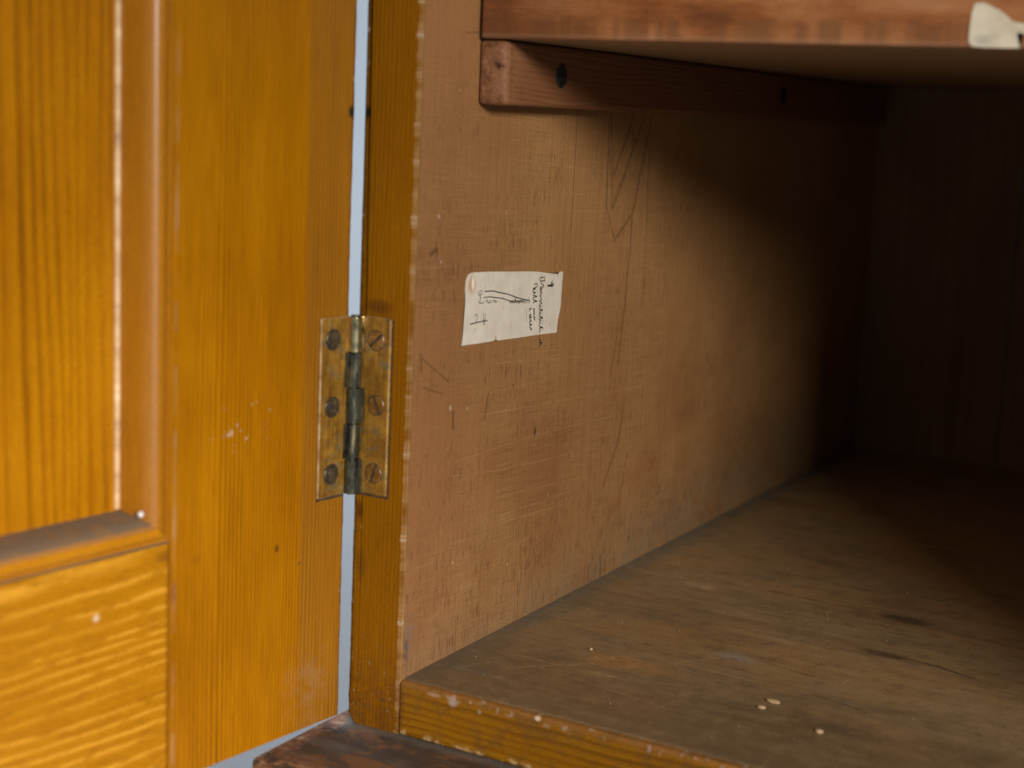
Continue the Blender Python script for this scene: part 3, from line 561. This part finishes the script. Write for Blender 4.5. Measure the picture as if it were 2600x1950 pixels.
bm = bmesh.new(); bx(bm, -0.0207, -0.0072, -0.00010, 0.0002, 0.0658, 0.1300); build('shadow_strip', bm, MAT['grime_shade'], hg)  # dark strip painting the shadow line right of and below the leaf
bm = bmesh.new(); bx(bm, 0.0003, 0.0145, -0.0002, 0.0001, 0.0656, 0.1300); bm.transform(DM); build('shadow_strip', bm, MAT['grime_shade'], hg)  # dark strip painting the shadow line under the door leaf
AX = Vector((-0.0213, -0.0031, 0)); kl = (z1 - z0) / 5
for i in range(5):
    bm = bmesh.new(); h = kl - 0.35; c = AX + Vector((0, 0, (z0 + kl * (4 - i + 0.5)) / 1000))
    rad = 0.00300 if i % 2 == 0 else 0.00270
    bmesh.ops.create_cone(bm, cap_ends=True, segments=28, radius1=rad, radius2=rad, depth=h/1000, matrix=Matrix.Translation(c))
    es = [e for e in bm.edges if e.calc_face_angle(0) > 1.0]; bmesh.ops.bevel(bm, geom=es, offset=0.0003, segments=2, affect='EDGES')
    if i % 2 == 0: bx(bm, AX.x, AX.x + 0.0032, -0.0022, 0.0, c.z - h/2000, c.z + h/2000, bev=0.0003)
    else:
        b2 = bmesh.new(); bx(b2, -0.0012, 0.0022, -0.0003, 0.0016, c.z - h/2000, c.z + h/2000, bev=0.0003); b2.transform(DM); tmp = bpy.data.meshes.new('t'); b2.to_mesh(tmp); b2.free(); bm.from_mesh(tmp); bpy.data.meshes.remove(tmp)
    build('knuckle', bm, MAT['knuckle_bright' if i == 0 else 'knuckle'], hg, True, flat_axis=False)
bm = bmesh.new(); cyl(bm, AX + Vector((0, 0, 0.0986)), (0, 0, 1), 0.0016, 0.0645); build('pin', bm, MAT['knuckle'], hg, True)
for x, z, a in ((-13.7, 122.3, 0.75), (-12.9, 99.3, -1.2), (-13.2, 74.6, 1.25)):
    b = bmesh.new(); screw_bm(b, (x/1000, -0.0010, z/1000), (0, -1, 0), 0.0034, a, 0.18); build('screw', b, [MAT['varnished_screw'], MAT['grime_shade']], hg)
for u, z, a in ((8.6, 122.8, 0.4), (8.3, 98.9, -0.75), (8.0, 74.8, 1.4)):
    b = bmesh.new(); screw_bm(b, (u/1000, 0.0009, z/1000), (0, 1, 0), 0.0035, a, 0.2); b.transform(DM); build('screw', b, [MAT['screw'], MAT['grime_shade']], hg)

# ------------------------------------------------------------------ the shelf and what is stuck on it
bm = bmesh.new(); bx(bm, 0.0016, W / 1000 - 0.0016, 0.036, 0.522, 0.2286, 0.2495, bev=0.0012, seg=3)
shelf = build('shelf', bm, MAT['shelf'], None, True); tag(shelf, 'brown board shelf with blotchy rubbed front edge resting on the battens', 'shelf')
SCRAP = [(174.4,241.7),(177.2,241.9),(179.2,241.0),(181.7,239.9),(184.2,238.1),(185.9,236.5),(189.3,236.0),(190.5,235.4),(190.8,232.6),(189.6,232.9),(188.1,233.5),(187.6,232.5),(188.2,230.7),(188.8,228.8),(185.2,228.2),(178.9,228.0),(174.8,229.0),(173.5,230.4),(173.5,234.8),(173.7,238.8)]
bm = bmesh.new(); prism(bm, [(x, max(z, 228.75)) for x, z in SCRAP], 'y', 35.72, 35.98)
tag(build('paper_scrap', bm, MAT['scrap']), 'torn cream scrap of paper stuck to the front edge of the shelf', 'paper scrap')

# ------------------------------------------------------------------ the handwritten note on the side
PAPER = [(41.1,144.8),(51.4,144.4),(66.7,143.4),(82.7,142.5),(90.5,141.8),(99.6,140.6),(106.3,139.9),(107.6,140.5),(109.9,140.8),(110.9,140.2),(110.6,134.8),(110.3,126.5),(108.5,121.1),(107.9,115.9),(95.2,116.5),(74.4,117.1),(60.2,117.6),(58.6,118.2),(57.2,117.7),(43.7,118.0),(38.9,118.2),(34.1,118.3),(34.6,124.1),(35.1,132.8),(35.0,138.8),(35.2,142.0),(36.5,144.0),(38.3,144.7)]
bm = bmesh.new(); prism(bm, PAPER, 'x', 0.04, 0.22)
note = build('paper_note', bm, MAT['paper']); tag(note, 'cream paper note with sideways handwriting pasted on the inside wall', 'paper note')
INK = [(0,0.34,[(48.8,137.2),(51.0,137.1),(53.8,137.0),(56.7,136.6),(59.6,136.0),(63.2,135.4),(66.5,134.8),(69.5,134.0),(72.6,133.2),(76.0,132.4),(79.8,131.7),(82.1,131.2),(83.7,130.6)]),(0,0.32,[(48.1,134.8),(49.8,134.9),(51.9,134.9),(54.7,134.6),(57.6,134.2),(60.5,133.8),(63.4,133.3),(65.6,132.7),(67.1,132.3),(69.4,131.9),(72.3,131.7),(75.3,131.5),(78.0,131.4)]),(0,0.32,[(67.9,132.0),(68.3,131.3),(69.2,131.9),(70.0,131.0),(70.5,132.0),(71.5,131.0),(72.3,131.9),(72.6,133.1),(72.8,130.9),(73.8,131.5),(74.6,130.7),(75.5,131.4),(75.8,130.6),(76.8,131.5),(77.3,130.7),(78.1,131.6),(78.8,130.4),(79.5,131.5),(79.9,130.3)]),(0,0.2,[(80.6,131.7),(81.1,130.2),(82.2,130.9),(83.5,132.4)]),(0,0.2,[(83.3,131.5),(84.1,130.9),(83.4,130.0),(83.8,129.6)]),(1,0.3,[(45.6,135.6),(45.9,134.0),(44.8,133.4),(47.9,132.9),(48.5,133.6)]),(1,0.3,[(50.0,132.8),(50.1,133.6),(51.0,133.8),(51.4,132.6)]),(1,0.3,[(52.0,133.5),(51.9,132.7),(52.8,132.5),(53.4,133.4),(54.2,132.5)]),(1,0.3,[(55.3,132.3),(55.4,133.2),(56.3,133.3),(56.9,132.3),(57.3,133.1),(58.3,132.2)]),(2,0.35,[(44.1,137.8),(44.2,136.4),(45.6,136.0),(46.9,136.6),(46.5,137.8),(45.1,137.4),(46.0,135.8),(46.2,134.7)]),(2,0.3,[(42.1,128.6),(43.1,129.0),(44.1,128.5),(44.4,127.6),(43.6,126.7),(43.3,126.2)]),(1,0.4,[(39.1,125.8),(40.9,125.8),(43.7,126.0),(46.4,126.0),(49.5,126.1),(51.8,126.0)]),(2,0.4,[(48.4,129.2),(48.7,127.3),(49.2,126.1),(48.9,124.6)]),(2,0.4,[(50.1,129.0),(49.9,127.2),(49.7,126.0),(50.0,124.4)]),(1,0.4,[(49.0,126.7),(49.4,125.5)]),(2,0.25,[(43.3,123.8),(42.2,122.6)]),(1,0.12,[(94.4,128.4),(95.2,123.0),(95.9,118.1)]),(0,0.3,[(102.5,137.3),(101.2,136.9),(100.9,136.4),(101.7,136.3),(103.2,136.3),(102.7,135.5)]),(0,0.7,[(98.1,135.8),(102.7,135.5)]),(0,0.36,[(94.4,139.4),(92.1,139.4),(91.5,138.9),(92.1,138.0),(93.7,138.0),(95.7,137.9)]),(0,0.3,[(95.2,139.8),(95.5,137.9)]),(0,0.32,[(92.7,137.7),(92.5,137.0),(93.8,136.7),(95.0,136.0),(94.6,135.5),(93.1,135.6),(92.0,135.6),(91.9,135.0),(93.1,135.0),(93.8,134.6),(93.4,134.4),(92.1,134.5),(92.0,134.0),(93.1,133.7),(93.8,133.2),(92.3,132.9),(92.1,132.3),(93.4,132.0),(92.4,131.6),(93.5,130.9),(93.4,130.4),(92.3,130.4),(91.9,129.8),(93.2,129.7),(94.2,129.0),(92.5,128.9),(91.9,128.3),(93.4,127.9),(92.2,127.5),(92.2,126.8),(94.4,126.5),(94.7,126.1),(92.5,126.0),(92.2,125.4),(93.7,125.1),(92.4,124.6),(92.5,124.1),(94.7,123.3),(95.2,122.9),(92.6,123.3),(92.4,122.7),(94.0,122.3),(92.7,121.8),(93.7,121.1),(92.8,120.9),(92.7,120.1),(95.1,119.3),(95.8,119.0),(93.4,119.2),(93.0,118.8),(93.9,118.3),(93.1,117.8),(93.0,117.2)]),(0,0.32,[(93.0,117.2),(94.1,116.4),(93.5,115.8),(93.4,114.8),(93.9,114.1),(94.8,114.4),(95.1,113.6),(93.6,113.1),(95.8,113.1),(96.2,112.7),(94.1,112.2),(93.8,111.0)]),(0,0.32,[(87.0,136.8),(87.8,137.3),(89.3,137.0),(89.6,136.2),(88.4,135.8),(86.7,135.6),(86.3,135.4),(87.6,135.0),(88.0,135.4),(86.7,135.2),(86.1,134.6),(87.3,133.9),(88.6,133.7),(86.9,133.5),(86.5,132.9),(87.8,132.6),(89.8,132.1),(88.7,132.0),(86.6,131.9),(86.5,131.3),(88.0,130.7),(90.0,130.2),(88.1,130.1),(86.8,130.0),(86.8,129.4)]),(0,0.3,[(90.1,134.0),(90.1,133.8)]),(0,0.32,[(87.2,127.6),(88.3,127.2),(87.1,127.1),(88.4,126.3),(87.4,126.0),(88.7,125.3),(87.5,125.0),(87.8,124.3),(89.1,123.8),(87.8,123.5),(89.2,122.8)]),(0,0.36,[(85.3,128.0),(85.5,127.5),(84.3,127.7),(83.9,127.4),(84.1,126.7)]),(0,0.36,[(84.7,125.6),(85.6,125.1),(84.3,125.0),(84.4,124.5),(86.1,124.2),(84.4,124.0),(84.7,123.4),(86.0,122.7),(84.5,122.5),(84.6,121.9),(85.1,121.5),(86.6,121.2),(85.1,121.0),(85.0,120.2),(86.3,119.6),(86.2,119.0),(85.7,119.6)]),(1,0.15,[(81.3,128.0),(81.7,125.5),(82.5,122.4)])]
def ribbon(bm, pts, w, x, mi):
    P = [Vector(p) for p in pts]
    Q = []                                                      # smooth the traced strokes
    for i in range(len(P) - 1):
        a, b, c, d = P[max(i-1, 0)], P[i], P[i+1], P[min(i+2, len(P)-1)]
        for k in range(3):
            t = k / 3; Q.append(0.5 * ((2*b) + (c-a)*t + (2*a - 5*b + 4*c - d)*t*t + (3*b - a - 3*c + d)*t**3))
    Q.append(P[-1]); prev = None
    for i, q in enumerate(Q):
        d = Q[min(i+1, len(Q)-1)] - Q[max(i-1, 0)]
        if d.length < 1e-6: continue
        d.normalize(); nn = Vector((-d.y, d.x)) * w * 0.5 * (0.8 + 0.4 * (0.5 + 0.5 * mnoise.noise((q.x, q.y, 0))))
        cur = [bm.verts.new((x/1000, (q.x + nn.x)/1000, (q.y + nn.y)/1000)), bm.verts.new((x/1000, (q.x - nn.x)/1000, (q.y - nn.y)/1000))]
        if prev:
            f = bm.faces.new((prev[0], cur[0], cur[1], prev[1])); f.material_index = mi
        prev = cur
bm = bmesh.new()
for j, (mi, w, pts) in enumerate(INK): ribbon(bm, pts, w * 1.25, 0.245 + 0.0006 * j if pts[-1][1] > 112 else 0.05, mi)
build('handwriting', bm, [MAT['ink'], MAT['pencil'], MAT['faint']], note)['label'] = 'black ink and pencil handwriting'

# ------------------------------------------------------------------ crumbs and dust on the floor of the cupboard
def crumb(name, x, y, rx, ry, rz, ang, lab):
    bm = bmesh.new(); bmesh.ops.create_icosphere(bm, subdivisions=3, radius=1.0)
    for v in bm.verts:
        k = 1 + 0.22 * mnoise.noise(v.co * 1.7 + Vector((x, y, 0))); v.co = Vector((v.co.x * rx, v.co.y * ry, max(v.co.z, -0.7) * rz + 0.7 * rz)) * k / 1000
    bm.transform(Matrix.Translation((x/1000, y/1000, 0.00002)) @ Matrix.Rotation(R(ang), 4, 'Z'))
    for v in bm.verts: v.co.z = max(v.co.z, 0.00002)
    return tag(build(name, bm, MAT['crumb'], None, True, flat_axis=False), lab, 'crumb', None, 'crumbs on the cupboard floor')
crumb('crumb', 119.5, 60.9, 2.6, 1.5, 0.7, -12, 'largest pale oval crumb lying on the cupboard floor')
crumb('crumb', 118.0, 53.3, 1.5, 1.2, 0.55, 20, 'small pale crumb just in front of the largest crumb')
crumb('crumb', 142.5, 43.6, 1.4, 1.3, 0.7, 0, 'pale crumb nearest the front rail, right of the largest one')
crumb('crumb', 41.2, 71.7, 0.7, 0.7, 0.5, 0, 'tiny pale crumb near the bare side wall')
bm = bmesh.new()
for i in range(170):
    x, y = random.uniform(6, 235), random.uniform(8, 230); r = random.choice((0.16, 0.2, 0.24, 0.32, 0.45))
    b0 = len(bm.verts); g = bmesh.ops.create_icosphere(bm, subdivisions=1, radius=r/1000, matrix=Matrix.Translation((x/1000, y/1000, r*0.4/1000)) @ Matrix.Diagonal((1, random.uniform(0.6, 1), 0.55, 1)))
    for v in g['verts']: v.co += Vector([random.uniform(-1, 1) for _ in range(3)]) * r * 0.00022
tag(build('dust_specks', bm, MAT['grit']), 'fine pale specks of dust scattered over the cupboard floor', 'dust', 'stuff')
